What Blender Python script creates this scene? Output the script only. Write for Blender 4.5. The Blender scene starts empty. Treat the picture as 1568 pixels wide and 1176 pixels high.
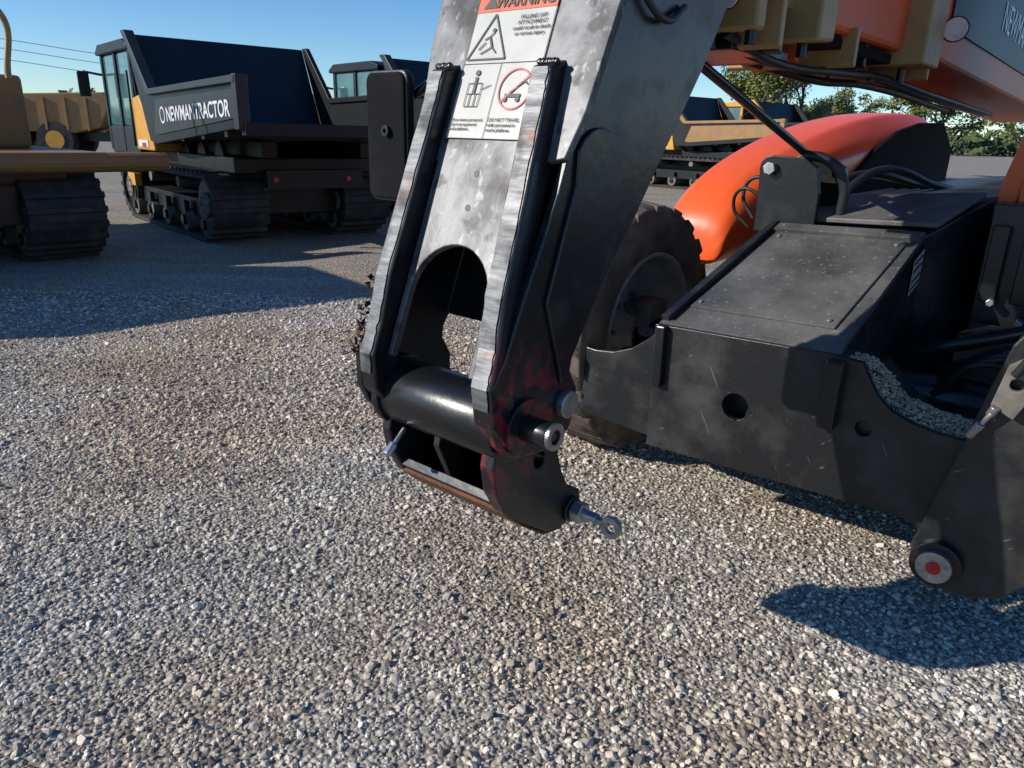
import bpy, bmesh, math, random
import numpy as np
from mathutils import Matrix, Vector
from mathutils.geometry import tessellate_polygon
random.seed(7); rng=np.random.default_rng(11)
SC=bpy.context.scene; COL=bpy.context.collection

# ------------------------------------------------------------ materials
def mat(name,c1,c2=None,scale=6.0,lo=.45,hi=.7,rough=.5,rough2=None,metal=0.0,bump=0.0,bscale=60.0,stretch=(1,1,1),coat=0.0,spec=.5,detail=6):
    m=bpy.data.materials.new(name); m.use_nodes=True; nt=m.node_tree; N=nt.nodes; K=nt.links.new
    b=N["Principled BSDF"]; b.inputs["Roughness"].default_value=rough; b.inputs["Metallic"].default_value=metal
    b.inputs["Specular IOR Level"].default_value=spec
    if coat: b.inputs["Coat Weight"].default_value=coat; b.inputs["Coat Roughness"].default_value=.08
    tc=N.new("ShaderNodeTexCoord"); mp=N.new("ShaderNodeMapping"); mp.inputs["Scale"].default_value=stretch
    K(tc.outputs["Object"],mp.inputs["Vector"])
    if c2 is None: c2=tuple(x*.6 for x in c1)
    n=N.new("ShaderNodeTexNoise"); n.inputs["Scale"].default_value=scale; n.inputs["Detail"].default_value=detail; n.inputs["Roughness"].default_value=.65
    K(mp.outputs[0],n.inputs["Vector"])
    r=N.new("ShaderNodeMapRange"); r.inputs["From Min"].default_value=lo; r.inputs["From Max"].default_value=hi
    K(n.outputs["Fac"],r.inputs["Value"])
    mx=N.new("ShaderNodeMix"); mx.data_type='RGBA'; mx.inputs[6].default_value=(*c1,1); mx.inputs[7].default_value=(*c2,1)
    K(r.outputs[0],mx.inputs[0]); K(mx.outputs[2],b.inputs["Base Color"])
    if rough2 is not None:
        rr=N.new("ShaderNodeMapRange"); rr.inputs["To Min"].default_value=rough; rr.inputs["To Max"].default_value=rough2
        K(r.outputs[0],rr.inputs["Value"]); K(rr.outputs[0],b.inputs["Roughness"])
    if bump:
        n2=N.new("ShaderNodeTexNoise"); n2.inputs["Scale"].default_value=bscale; n2.inputs["Detail"].default_value=4
        K(mp.outputs[0],n2.inputs["Vector"]); bp=N.new("ShaderNodeBump"); bp.inputs["Strength"].default_value=bump; bp.inputs["Distance"].default_value=.01
        K(n2.outputs["Fac"],bp.inputs["Height"]); K(bp.outputs[0],b.inputs["Normal"])
    return m
def overlay(m,color,scale,lo,hi,stretch=(1,1,1),center=None,radius=.2,seed=0.0,rot=(0,0,0),amt=1.0):
    nt=m.node_tree; N=nt.nodes; K=nt.links.new; b=N["Principled BSDF"]
    src=b.inputs["Base Color"].links[0].from_socket
    tc=N.new("ShaderNodeTexCoord"); m0=N.new("ShaderNodeMapping"); m0.inputs["Rotation"].default_value=rot; K(tc.outputs["Object"],m0.inputs["Vector"])
    mp=N.new("ShaderNodeMapping"); mp.inputs["Scale"].default_value=stretch; mp.inputs["Location"].default_value=(seed,seed*1.7,seed*.3)
    K(m0.outputs[0],mp.inputs["Vector"])
    n=N.new("ShaderNodeTexNoise"); n.inputs["Scale"].default_value=scale; n.inputs["Detail"].default_value=5; K(mp.outputs[0],n.inputs["Vector"])
    r=N.new("ShaderNodeMapRange"); r.inputs["From Min"].default_value=lo; r.inputs["From Max"].default_value=hi; r.inputs["To Max"].default_value=amt; K(n.outputs["Fac"],r.inputs["Value"])
    f=r.outputs[0]
    if center is not None:
        d=N.new("ShaderNodeVectorMath"); d.operation='DISTANCE'; d.inputs[1].default_value=center; K(tc.outputs["Object"],d.inputs[0])
        r2=N.new("ShaderNodeMapRange"); r2.inputs["From Min"].default_value=radius; r2.inputs["From Max"].default_value=radius*.4; K(d.outputs["Value"],r2.inputs["Value"])
        mu=N.new("ShaderNodeMath"); mu.operation='MULTIPLY'; K(f,mu.inputs[0]); K(r2.outputs[0],mu.inputs[1]); f=mu.outputs[0]
    mx=N.new("ShaderNodeMix"); mx.data_type='RGBA'; mx.inputs[7].default_value=(*color,1)
    K(f,mx.inputs[0]); K(src,mx.inputs[6]); K(mx.outputs[2],b.inputs["Base Color"])
    return m

BLK=mat("black_paint",(.008,.0085,.0095),(.022,.0215,.021),5,.5,.85,rough=.28,rough2=.45,bump=.06,bscale=40)
BLKD=mat("black_paint_dusty",(.010,.0105,.0115),(.05,.048,.045),4,.45,.8,rough=.34,rough2=.6,bump=.10,bscale=45)
overlay(BLKD,(.14,.135,.13),5,.71,.74,stretch=(18,18,.9),rot=(0,.5,0),amt=.7); overlay(BLKD,(.13,.125,.12),6,.71,.74,stretch=(.9,15,15),seed=3,rot=(0,.7,.2),amt=.7)
overlay(BLKD,(.10,.095,.085),2.2,.58,.80,seed=12,amt=.5)
DECK=mat("deck_paint_dusty",(.035,.035,.035),(.15,.143,.13),3,.32,.72,rough=.38,rough2=.58,bump=.12,bscale=45)
overlay(DECK,(.24,.23,.21),7,.66,.70,stretch=(12,1,12),rot=(0,0,.4),amt=.6); overlay(DECK,(.26,.24,.21),40,.64,.70,seed=4,amt=.6)
HEAD=mat("head_paint",(.009,.009,.011),(.026,.0255,.025),8,.5,.8,rough=.3,rough2=.5,bump=.08,bscale=30)
overlay(HEAD,(.16,.010,.025),20,.50,.57,center=(-.02,.0,.94),radius=.22)
overlay(HEAD,(.12,.05,.02),30,.60,.68,center=(0,.0,.88),radius=.2,seed=5)
PLATE=mat("front_plate_worn",(.095,.097,.10),(.19,.19,.195),8,.38,.62,rough=.4,rough2=.5,metal=.3,bump=.1,bscale=30,stretch=(1,1,.6))
overlay(PLATE,(.012,.012,.014),4.5,.49,.64,seed=2); overlay(PLATE,(.26,.26,.26),38,.60,.68,seed=9,stretch=(1,1,.6),amt=.7)
overlay(PLATE,(.02,.02,.022),16,.58,.66,seed=14,amt=.8)
RAIL=mat("rail_worn_steel",(.17,.172,.175),(.075,.077,.08),14,.38,.68,rough=.48,rough2=.58,metal=.45,bump=.08,bscale=50,stretch=(.5,1,3.5))
overlay(RAIL,(.018,.018,.02),9,.52,.63,seed=1,amt=.85); overlay(RAIL,(.14,.06,.03),8,.58,.66,seed=7,amt=.8)
STEEL=mat("steel",(.42,.42,.43),(.25,.25,.26),20,.4,.7,rough=.3,metal=.9)
BOLT=mat("zinc_bolt",(.42,.42,.42),(.22,.22,.22),30,.4,.7,rough=.4,metal=.8)
RUST=mat("rusty_edge",(.16,.055,.018),(.04,.02,.012),30,.4,.7,rough=.8,bump=.5,bscale=120)
ORG=mat("orange_paint",(.86,.115,.018),(.78,.105,.02),4,.5,.9,rough=.42,coat=.1)
ORGD=mat("orange_paint_dusty",(.66,.10,.02),(.40,.12,.05),9,.5,.8,rough=.5)
TAN=mat("tan_paint",(.36,.23,.085),(.20,.14,.07),6,.45,.8,rough=.45)
YEL=mat("yellow_paint",(.66,.31,.03),(.46,.24,.05),5,.45,.8,rough=.4)
BRN=mat("tan_dusty_body",(.32,.165,.05),(.20,.12,.06),4,.4,.8,rough=.55)
CAR=mat("carrier_dark_paint",(.008,.010,.012),(.016,.018,.019),3,.4,.8,rough=.45,bump=.05,bscale=10,spec=.3)
CARL=mat("carrier_panel",(.022,.026,.027),(.038,.04,.04),3,.4,.8,rough=.45,spec=.4)
CARI=mat("carrier_inner",(.006,.009,.017),(.014,.018,.029),4,.4,.8,rough=.5,spec=.4)
RUB=mat("rubber",(.022,.021,.020),(.075,.066,.055),5,.45,.75,rough=.8,bump=.3,bscale=40)
TYRE=mat("tyre_rubber",(.075,.055,.042),(.19,.14,.10),6,.38,.68,rough=.85,bump=.4,bscale=60)
RIM=mat("rim_dusty",(.20,.185,.17),(.34,.30,.25),8,.4,.7,rough=.6)
DUSTM=mat("dusty_metal",(.17,.15,.125),(.05,.045,.04),8,.4,.7,rough=.7)
WHT=mat("decal_white",(.46,.455,.42),(.35,.345,.31),9,.4,.75,rough=.4)
INK=mat("decal_ink",(.02,.02,.02),rough=.5)
MATTE=mat("matte_black_plastic",(.008,.008,.009),(.014,.014,.014),rough=.9,spec=.15)
REDI=mat("decal_red",(.5,.03,.03),rough=.4)
ORI=mat("decal_orange",(.66,.09,.02),rough=.4)
TXW=mat("lettering_white",(.7,.7,.7),(.6,.6,.6),rough=.4)
REDP=mat("red_plastic",(.6,.01,.012),(.4,.01,.01),60,.4,.7,rough=.5,bump=.6,bscale=200)
GLASS=mat("cab_glass",(.07,.15,.16),(.03,.08,.09),2,.4,.7,rough=.06,spec=.9)
LAMPG=mat("lamp_lens",(.75,.75,.72),(.5,.5,.5),20,rough=.15)
CHAINM=mat("chain",(.05,.04,.035),(.12,.10,.08),30,rough=.5,metal=.5)
BARK=mat("bark",(.12,.10,.08),(.07,.055,.045),10,rough=.9)
LEAF=mat("leaves",(.11,.155,.03),(.22,.22,.05),.8,.35,.65,rough=.6)
LEAFG=mat("leaves_green",(.05,.075,.02),(.10,.12,.03),.3,.35,.65,rough=.7)
WIRE=mat("wire",(.05,.05,.05),rough=.6)
SHCAST=mat("shadow_caster_paint",(.10,.13,.16),(.07,.08,.09),3,rough=.5)  # for the container-shaped block added out of view to cast a shadow

# ------------------------------------------------------------ helpers
def empty(name,loc=(0,0,0),rz=0.0,sc=1.0):
    e=bpy.data.objects.new(name,None); COL.objects.link(e); e.location=loc; e.rotation_euler=(0,0,rz); e.scale=(sc,sc,sc); e.empty_display_size=.2
    return e
def obj(name,verts,faces,m,par=None,bev=0,seg=2,smooth=False):
    me=bpy.data.meshes.new(name); me.from_pydata([tuple(v) for v in verts],[],faces); me.update()
    bm=bmesh.new(); bm.from_mesh(me); bmesh.ops.recalc_face_normals(bm,faces=bm.faces); bm.to_mesh(me); bm.free()
    o=bpy.data.objects.new(name,me); COL.objects.link(o); me.materials.append(m)
    if par: o.parent=par
    if smooth:
        for p in me.polygons: p.use_smooth=True
    if bev:
        b=o.modifiers.new("b",'BEVEL'); b.width=bev; b.segments=seg; b.limit_method='ANGLE'; b.angle_limit=math.radians(35)
    return o
def place(ax,a,u,v):
    if ax=='x': return (a,u,v)
    if ax=='y': return (u,a,v)
    return (u,v,a)
def circ(cu,cv,r,n=24,a0=0,a1=2*math.pi):
    full=abs(a1-a0-2*math.pi)<1e-6
    k=n if full else n+1
    return [(cu+r*math.cos(a0+(a1-a0)*i/n),cv+r*math.sin(a0+(a1-a0)*i/n)) for i in range(k)]
def prism(name,outl,ax,a,b,m,par=None,bev=.004,holes=()):
    loops=[list(outl)]+[list(h) for h in holes]
    flat=[p for l in loops for p in l]; n=len(flat)
    V=[place(ax,a,*p) for p in flat]+[place(ax,b,*p) for p in flat]
    Fc=[]
    if not holes:
        Fc=[list(range(n)),list(range(2*n-1,n-1,-1))]
    else:
        for t in tessellate_polygon([[Vector((p[0],p[1],0)) for p in l] for l in loops]): Fc.append(list(t)); Fc.append([i+n for i in reversed(t)])
    k=0
    for l in loops:
        c=len(l)
        for i in range(c):
            j=(i+1)%c; Fc.append([k+i,k+j,k+j+n,k+i+n])
        k+=c
    return obj(name,V,Fc,m,par,bev)
def box(name,lo,hi,m,par=None,bev=.006):
    x0,y0,z0=lo; x1,y1,z1=hi
    return prism(name,[(x0,y0),(x1,y0),(x1,y1),(x0,y1)],'z',z0,z1,m,par,bev)
def cyl(name,p1,p2,r,m,par=None,r2=None,seg=28,bev=.003,smooth=True):
    p1=Vector(p1);p2=Vector(p2);r2=r if r2 is None else r2
    d=(p2-p1).normalized(); u=d.orthogonal().normalized(); w=d.cross(u)
    V=[];F=[]
    for (p,rr) in ((p1,r),(p2,r2)):
        for i in range(seg):
            a=2*math.pi*i/seg; V.append(p+u*rr*math.cos(a)+w*rr*math.sin(a))
    F=[[i,(i+1)%seg,seg+(i+1)%seg,seg+i] for i in range(seg)]+[list(range(seg)),list(range(seg,2*seg))]
    o=obj(name,V,F,m,par,bev)
    if smooth:
        for p in o.data.polygons:
            if len(p.vertices)==4: p.use_smooth=True
    return o
def ring(name,c,ax,r0,r1,a,b,m,par=None,n=32,bev=.002):
    return prism(name,circ(c[0],c[1],r1,n),ax,a,b,m,par,bev,holes=[circ(c[0],c[1],r0,n)])
def hose(name,pts,r,m,par=None):
    c=bpy.data.curves.new(name,'CURVE'); c.dimensions='3D'; s=c.splines.new('BEZIER'); s.bezier_points.add(len(pts)-1)
    for b,p in zip(s.bezier_points,pts):
        b.co=p; b.handle_left_type=b.handle_right_type='AUTO'
    c.bevel_depth=r; c.bevel_resolution=3; c.materials.append(m)
    o=bpy.data.objects.new(name,c); COL.objects.link(o)
    if par:o.parent=par
    return o
def text(name,s,org,xd,yd,size,m,par=None,align='LEFT',bold=0.0,sp=1.0):
    c=bpy.data.curves.new(name,'FONT'); c.body=s; c.size=size; c.align_x=align; c.materials.append(m); c.offset=bold; c.space_line=sp; c.extrude=.0004
    o=bpy.data.objects.new(name,c); COL.objects.link(o)
    x=Vector(xd).normalized(); y=Vector(yd).normalized(); z=x.cross(y)
    M=Matrix((( x.x,y.x,z.x,org[0]),(x.y,y.y,z.y,org[1]),(x.z,y.z,z.z,org[2]),(0,0,0,1)))
    if par:o.parent=par
    o.matrix_local=M
    return o

# ------------------------------------------------------------ camera
cd=bpy.data.cameras.new("camera"); cam=bpy.data.objects.new("camera",cd); COL.objects.link(cam)
cd.sensor_width=36; cd.lens=36*1132/1568; cd.clip_end=3000; cd.clip_start=.05
R=Matrix.Rotation(math.radians(90-18.8),4,'X')@Matrix.Rotation(math.radians(1.5),4,'Z')
cam.matrix_world=Matrix.Translation((0,0,1.55))@R
SC.camera=cam

# ------------------------------------------------------------ light
EL=math.radians(27); az=Vector((-.965,-.262,0)).normalized()
tol=Vector((az.x*math.cos(EL),az.y*math.cos(EL),math.sin(EL)))
sd=bpy.data.lights.new("sun",'SUN'); sd.energy=5.0; sd.angle=math.radians(.5); sd.color=(1,.95,.87)
so=bpy.data.objects.new("sun",sd); COL.objects.link(so); so.rotation_euler=tol.to_track_quat('Z','Y').to_euler(); so.location=(-20,-12,30)
w=bpy.data.worlds.new("World"); SC.world=w; w.use_nodes=True; nt=w.node_tree
bg=nt.nodes["Background"]; sk=nt.nodes.new("ShaderNodeTexSky"); sk.sky_type='NISHITA'; sk.sun_disc=False
sk.sun_elevation=EL; sk.sun_rotation=math.atan2(az.x,az.y); sk.air_density=.9; sk.dust_density=.0; sk.ozone_density=3.4
hs=nt.nodes.new("ShaderNodeHueSaturation"); hs.inputs["Saturation"].default_value=1.2; hs.inputs["Value"].default_value=1.0
mm=nt.nodes.new("ShaderNodeMix"); mm.data_type='RGBA'; mm.blend_type='MULTIPLY'; mm.inputs[0].default_value=1; mm.inputs[7].default_value=(.86,.96,1.06,1)
nt.links.new(sk.outputs[0],hs.inputs["Color"]); nt.links.new(hs.outputs[0],mm.inputs[6]); nt.links.new(mm.outputs[2],bg.inputs[0]); bg.inputs[1].default_value=.135
SC.view_settings.view_transform='Standard'; SC.view_settings.look='None'; SC.view_settings.exposure=0

# ------------------------------------------------------------ ground + gravel
def gz(x,y):
    a=.012*np.sin(x*1.3+y*.7)+.010*np.sin(y*2.1-x*.9+1)+.006*np.sin(x*4.3+y*1.1)+.006*np.sin(x*2.2-y*3.7+2)
    return a*np.clip(1.2-np.hypot(x,y)/30,0.0,1)
def axis(n,near,far):
    t=np.linspace(-1,1,n); return np.sign(t)*(near*np.abs(t)+ (far-near)*np.abs(t)**6)
gx=axis(221,12,1500); gy=axis(221,12,1500)+6
X,Y=np.meshgrid(gx,gy); Z=gz(X,Y)
V=np.stack([X.ravel(),Y.ravel(),Z.ravel()],1); n=221
idx=np.arange(n*n).reshape(n,n)
Fq=np.stack([idx[:-1,:-1],idx[:-1,1:],idx[1:,1:],idx[1:,:-1]],-1).reshape(-1,4)
me=bpy.data.meshes.new("ground"); me.from_pydata(V.tolist(),[],Fq.tolist()); me.polygons.foreach_set("use_smooth",[True]*len(Fq)); me.update()
ground=bpy.data.objects.new("ground",me); COL.objects.link(ground)
def tintnodes(nt,base_socket):
    N=nt.nodes;K=nt.links.new
    g=N.new("ShaderNodeNewGeometry")
    n1=N.new("ShaderNodeTexNoise"); n1.inputs["Scale"].default_value=.7; n1.inputs["Detail"].default_value=2; K(g.outputs["Position"],n1.inputs["Vector"])
    r=N.new("ShaderNodeValToRGB"); r.color_ramp.elements[0].position=.36; r.color_ramp.elements[0].color=(1.0,.965,.92,1); r.color_ramp.elements[1].position=.60; r.color_ramp.elements[1].color=(1.0,.87,.72,1)
    K(n1.outputs["Fac"],r.inputs[0])
    mp=N.new("ShaderNodeMapping"); mp.inputs["Rotation"].default_value=(0,0,.5); mp.inputs["Scale"].default_value=(.35,2.2,1)
    K(g.outputs["Position"],mp.inputs["Vector"])
    n2=N.new("ShaderNodeTexNoise"); n2.inputs["Scale"].default_value=1.0; n2.inputs["Detail"].default_value=3; K(mp.outputs[0],n2.inputs["Vector"])
    r2=N.new("ShaderNodeMapRange"); r2.inputs["From Min"].default_value=.3; r2.inputs["From Max"].default_value=.7; r2.inputs["To Min"].default_value=.84; r2.inputs["To Max"].default_value=1.14
    K(n2.outputs["Fac"],r2.inputs["Value"])
    m1=N.new("ShaderNodeMix"); m1.data_type='RGBA'; m1.blend_type='MULTIPLY'; m1.inputs[0].default_value=1
    K(base_socket,m1.inputs[6]); K(r.outputs[0],m1.inputs[7])
    m2=N.new("ShaderNodeVectorMath"); m2.operation='SCALE'; K(m1.outputs[2],m2.inputs[0]); K(r2.outputs[0],m2.inputs["Scale"])
    return m2.outputs[0]
gm=bpy.data.materials.new("gravel_ground"); gm.use_nodes=True; nt=gm.node_tree; N=nt.nodes; K=nt.links.new; b=N["Principled BSDF"]; b.inputs["Roughness"].default_value=.9; b.inputs["Specular IOR Level"].default_value=.2
tc=N.new("ShaderNodeTexCoord")
vo=N.new("ShaderNodeTexVoronoi"); vo.inputs["Scale"].default_value=60; K(tc.outputs["Object"],vo.inputs["Vector"])
rc=N.new("ShaderNodeValToRGB"); rc.color_ramp.elements[0].color=(.26,.24,.215,1); rc.color_ramp.elements[1].color=(.70,.66,.59,1); e=rc.color_ramp.elements.new(.5); e.color=(.46,.425,.375,1)
sp=N.new("ShaderNodeSeparateColor"); K(vo.outputs["Color"],sp.inputs[0]); K(sp.outputs[0],rc.inputs[0])
dk=N.new("ShaderNodeMapRange"); dk.inputs["From Min"].default_value=.25; dk.inputs["From Max"].default_value=.75; dk.inputs["To Min"].default_value=1; dk.inputs["To Max"].default_value=.5; K(vo.outputs["Distance"],dk.inputs["Value"])
ms=N.new("ShaderNodeVectorMath"); ms.operation='SCALE'; K(rc.outputs[0],ms.inputs[0]); K(dk.outputs[0],ms.inputs["Scale"])
K(tintnodes(nt,ms.outputs[0]),b.inputs["Base Color"])
bp=N.new("ShaderNodeBump"); bp.invert=True; bp.inputs["Strength"].default_value=1; bp.inputs["Distance"].default_value=.009; K(vo.outputs["Distance"],bp.inputs["Height"]); K(bp.outputs[0],b.inputs["Normal"])
ground.data.materials.append(gm)

sm=bpy.data.materials.new("gravel_stone"); sm.use_nodes=True; nt=sm.node_tree; N=nt.nodes; K=nt.links.new; b=N["Principled BSDF"]; b.inputs["Roughness"].default_value=.65; b.inputs["Specular IOR Level"].default_value=.35
oi=N.new("ShaderNodeObjectInfo"); rc=N.new("ShaderNodeValToRGB"); cr=rc.color_ramp
cr.elements[0].color=(.16,.15,.14,1); cr.elements[1].color=(.86,.83,.77,1)
for p_,c_ in ((.3,(.36,.34,.31,1)),(.6,(.54,.505,.45,1)),(.88,(.70,.645,.56,1))):
    e=cr.elements.new(p_); e.color=c_
K(oi.outputs["Random"],rc.inputs[0]); K(tintnodes(nt,rc.outputs[0]),b.inputs["Base Color"])
tanm=mat("loose_dirt",(.66,.52,.35),(.44,.34,.24),40,rough=.95,spec=.1)

rocks=bpy.data.collections.new("stone_shapes")
def rock(i,m):
    bm=bmesh.new(); bmesh.ops.create_icosphere(bm,subdivisions=1,radius=1)
    r=random.Random(i+50)
    pl=[(Vector((r.gauss(0,1),r.gauss(0,1),r.gauss(0,1))).normalized(),r.uniform(.5,.82)) for _ in range(9)]
    s=Vector((r.uniform(.85,1.4),r.uniform(.65,1.0),r.uniform(.45,.75)))
    for v in bm.verts:
        c=v.co*r.uniform(.88,1.12)
        for (nn,d) in pl:
            k=c.dot(nn)
            if k>d: c-=nn*(k-d)
        v.co=Vector((c.x*s.x,c.y*s.y,c.z*s.z))
    me=bpy.data.meshes.new("stone"); bm.to_mesh(me); bm.free(); me.materials.append(m)
    return bpy.data.objects.new("stone_shape",me)
for i in range(12): rocks.objects.link(rock(i,sm))
dirts=bpy.data.collections.new("dirt_shapes")
for i in range(4): dirts.objects.link(rock(30+i,tanm))
def scatter(name,P,S,coll,par=None):
    me=bpy.data.meshes.new(name); me.vertices.add(len(P)); me.vertices.foreach_set("co",np.asarray(P,dtype=np.float32).ravel())
    a=me.attributes.new("sc",'FLOAT','POINT'); a.data.foreach_set("value",np.asarray(S,dtype=np.float32)); me.update()
    o=bpy.data.objects.new(name,me); COL.objects.link(o)
    if par:o.parent=par
    g=bpy.data.node_groups.new(name+"_gn",'GeometryNodeTree')
    g.interface.new_socket("Geometry",in_out='INPUT',socket_type='NodeSocketGeometry'); g.interface.new_socket("Geometry",in_out='OUTPUT',socket_type='NodeSocketGeometry')
    n=g.nodes;k=g.links.new
    gi=n.new("NodeGroupInput");go=n.new("NodeGroupOutput");ip=n.new("GeometryNodeInstanceOnPoints");ci=n.new("GeometryNodeCollectionInfo")
    ci.inputs["Collection"].default_value=coll; ci.inputs["Separate Children"].default_value=True; ci.inputs["Reset Children"].default_value=True
    ip.inputs["Pick Instance"].default_value=True
    rv=n.new("FunctionNodeRandomValue"); rv.data_type='FLOAT_VECTOR'; rv.inputs[0].default_value=(-.7,-.7,0); rv.inputs[1].default_value=(.7,.7,6.283)
    na=n.new("GeometryNodeInputNamedAttribute"); na.data_type='FLOAT'; na.inputs["Name"].default_value="sc"
    k(gi.outputs[0],ip.inputs["Points"]); k(ci.outputs[0],ip.inputs["Instance"]); k(rv.outputs[0],ip.inputs["Rotation"]); k(na.outputs[0],ip.inputs["Scale"]); k(ip.outputs[0],go.inputs[0])
    md=o.modifiers.new("gn",'NODES'); md.node_group=g
    return o
def pts(x0,x1,y0,y1,dens):
    k=int((x1-x0)*(y1-y0)*dens); return rng.uniform(x0,x1,k),rng.uniform(y0,y1,k)
xs=[];ys=[];ss=[]
for (x0,x1,y0,y1,d,s0) in ((-2.4,2.6,1.1,2.6,4400,.0074),(-3.4,3.8,2.6,4.2,3200,.0080),(-5.0,4.5,4.2,7.0,1300,.0095)):
    a,b_=pts(x0,x1,y0,y1,d); s=s0*np.exp(rng.normal(0,.42,len(a)))
    coarse=np.sin(a*.9+b_*.5-1)*.5+np.sin(b_*1.7-a*.6)*.5
    s*=1+.22*coarse-.14*np.clip(a,-1,1.5)
    xs.append(a);ys.append(b_);ss.append(s)
xs=np.concatenate(xs);ys=np.concatenate(ys);ss=np.clip(np.concatenate(ss),.003,.024)
zs=gz(xs,ys)+ss*.10
scatter("gravel",np.stack([xs,ys,zs],1),ss,rocks)

# ------------------------------------------------------------ telehandler  local axes: x = l, y = backwards g, z
T=empty("telehandler",(0.025,1.531,0),math.atan2(-.641,.768))
def gf(z): return .125+.39*(z-1.62)
side=[(.0,.853),(-.045,.866),(-.08,.90),(-.104,.95),(-.104,1.038),(-.060,1.10),(-.005,1.222),(.100,1.428),(.165,1.60),(.185,1.68),(.215,1.74),(.274,1.82),(.42,2.15),(.5,2.5),(1.1,2.5),(.96,2.1),(.81,1.89),(.69,1.71),(.513,1.486),(.396,1.334),(.307,1.233),(.225,1.115),(.18,1.05),(.175,1.02),(.205,.97),(.205,.915),(.18,.87),(.13,.848),(.077,.842)]
prism("head_side_plate_near",side,'x',-.022,0,HEAD,T,.004)
prism("head_side_plate_far",side,'x',-.45,-.428,HEAD,T,.004)
fr0=[(-.065,.90),(-.104,.95),(-.109,1.038),(-.078,1.116),(-.050,1.222),(.036,1.428),(.114,1.62),(.138,1.685)]
def railprof(dep=.075): return fr0+[(y+dep,z+.02) for y,z in reversed(fr0)]
for nm,a,b,kx in (("rail_near",-.118,-.060,.066),("rail_far",-.428,-.376,0.0)):
    o=prism(nm,railprof(),'x',a,b,HEAD,T,.006)
    fr=[(-.1105,.99),(-.112,1.038),(-.081,1.116),(-.053,1.222),(.033,1.428),(.111,1.62),(.134,1.683)]
    V=[];F=[]
    rj=random.Random(3 if kx else 8); pts_=[]
    for i in range(len(fr)-1):
        for q in range(6):
            t=q/6; pts_.append((fr[i][0]*(1-t)+fr[i+1][0]*t,fr[i][1]*(1-t)+fr[i+1][1]*t))
    pts_.append(fr[-1])
    for (y,z) in pts_: V+= [(a+.005+abs(rj.gauss(0,.0014)),y,z),(b-.007-abs(rj.gauss(0,.0020)),y,z)]
    for i in range(len(pts_)-1): F.append([2*i,2*i+1,2*i+3,2*i+2])
    o2=obj(nm+"_worn_face",V,F,RAIL,T)
    for oo in (o,o2):
        for v in oo.data.vertices: v.co.x+=kx*min(1.0,(1.69-v.co.z)/.72)
    for k in range(9):
        x=a+.008+(b-a-.012)*k/8; cyl(nm+"_weld",(x-.004,.157,1.690),(x+.005,.160,1.697),.0085+random.uniform(-.001,.002),BLK,T,seg=10)
sd_=Vector((0,.363,.932)); nrm=Vector((0,-.932,.363)); O0=Vector((0,gf(1.5)+.035,1.5))
def pp(u,v,off=0): return O0+Vector((u,0,0))+sd_*v+nrm*off
def plate(name,outl,th,m,off=0,holes=(),bev=.002,par=T):
    loops=[list(outl)]+[list(h) for h in holes]; flat=[p for l in loops for p in l]; n=len(flat)
    V=[pp(u,v,off) for u,v in flat]+[pp(u,v,off-th) for u,v in flat]; F=[]
    if holes:
        for t in tessellate_polygon([[Vector((p[0],p[1],0)) for p in l] for l in loops]): F+= [list(t),[i+n for i in t]]
    else: F=[list(range(n)),list(range(n,2*n))]
    k=0
    for l in loops:
        c=len(l)
        for i in range(c): j=(i+1)%c; F.append([k+i,k+j,k+j+n,k+i+n])
        k+=c
    return obj(name,V,F,m,par,bev)
arch=circ(-.232,-.335,.122,16,0,math.pi)
outl=[(-.372,-.50)]+[(-.356,-.50)]+list(reversed(arch))+[(-.104,-.50),(-.065,-.50),(-.10,-.02),(-.0,0),(.022,.1),(.03,.22),(.045,.5),(.05,.9),(-.50,.9),(-.50,.36),(-.495,.25),(-.47,.1),(-.45,0),(-.372,-.02)]
plate("head_front_plate",outl,.02,PLATE,bev=.003)
plate("head_inner_back_wall",[(-.42,-.36),(-.03,-.36),(-.03,.9),(-.42,.9)],.01,BLK,off=-.22,bev=0)
for (u,v) in ((-.235,-.045),(-.235,-.125)):
    cyl("plate_bolt_hole",pp(u,v,.001),pp(u,v,-.01),.008,INK,T,seg=16,bev=0)
DU0,DU1,DV0=-.362,-.124,.035
plate("decal_board",[(DU0,DV0),(DU1,DV0),(DU1,.40),(DU0,.40)],.001,WHT,off=.003,bev=0)
plate("decal_header",[(DU0,.335),(DU1,.335),(DU1,.40),(DU0,.40)],.001,ORI,off=.0045,bev=0)
def U(u): return DU0+(u+.318)*(DU1-DU0)/.213
def dl(p,q,wd,m,off=.0052):
    p=Vector((U(p[0]),p[1]));q=Vector((U(q[0]),q[1]));d=(q-p).normalized();nn=Vector((-d.y,d.x))*wd/2
    plate("decal_line",[tuple(p+nn),tuple(q+nn),tuple(q-nn),tuple(p-nn)],.0005,m,off=off,bev=0)
mid=-.2115
dl((-.318,.212),(-.105,.212),.0012,INK); dl((mid,DV0),(mid,.212),.0012,INK)
dl((-.318,DV0),(-.318,.4),.0012,INK);dl((-.105,DV0),(-.105,.4),.0012,INK);dl((-.318,DV0),(-.105,DV0),.0012,INK)
tri=[(-.313,.222),(-.207,.222),(-.26,.328)]
for i in range(3): dl(tri[i],tri[(i+1)%3],.004,INK,.0058)
for p,q,wd in (((-.278,.235),(-.25,.25),.003),((-.25,.25),(-.262,.275),.005),((-.262,.275),(-.275,.268),.003),((-.25,.25),(-.236,.236),.003),((-.286,.245),(-.27,.262),.003),((-.262,.275),(-.252,.285),.003)): dl(p,q,wd,INK,.0062)
plate("decal_icon_head",circ(U(-.254),.290,.005,12),.0005,INK,off=.0062,bev=0)
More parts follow.
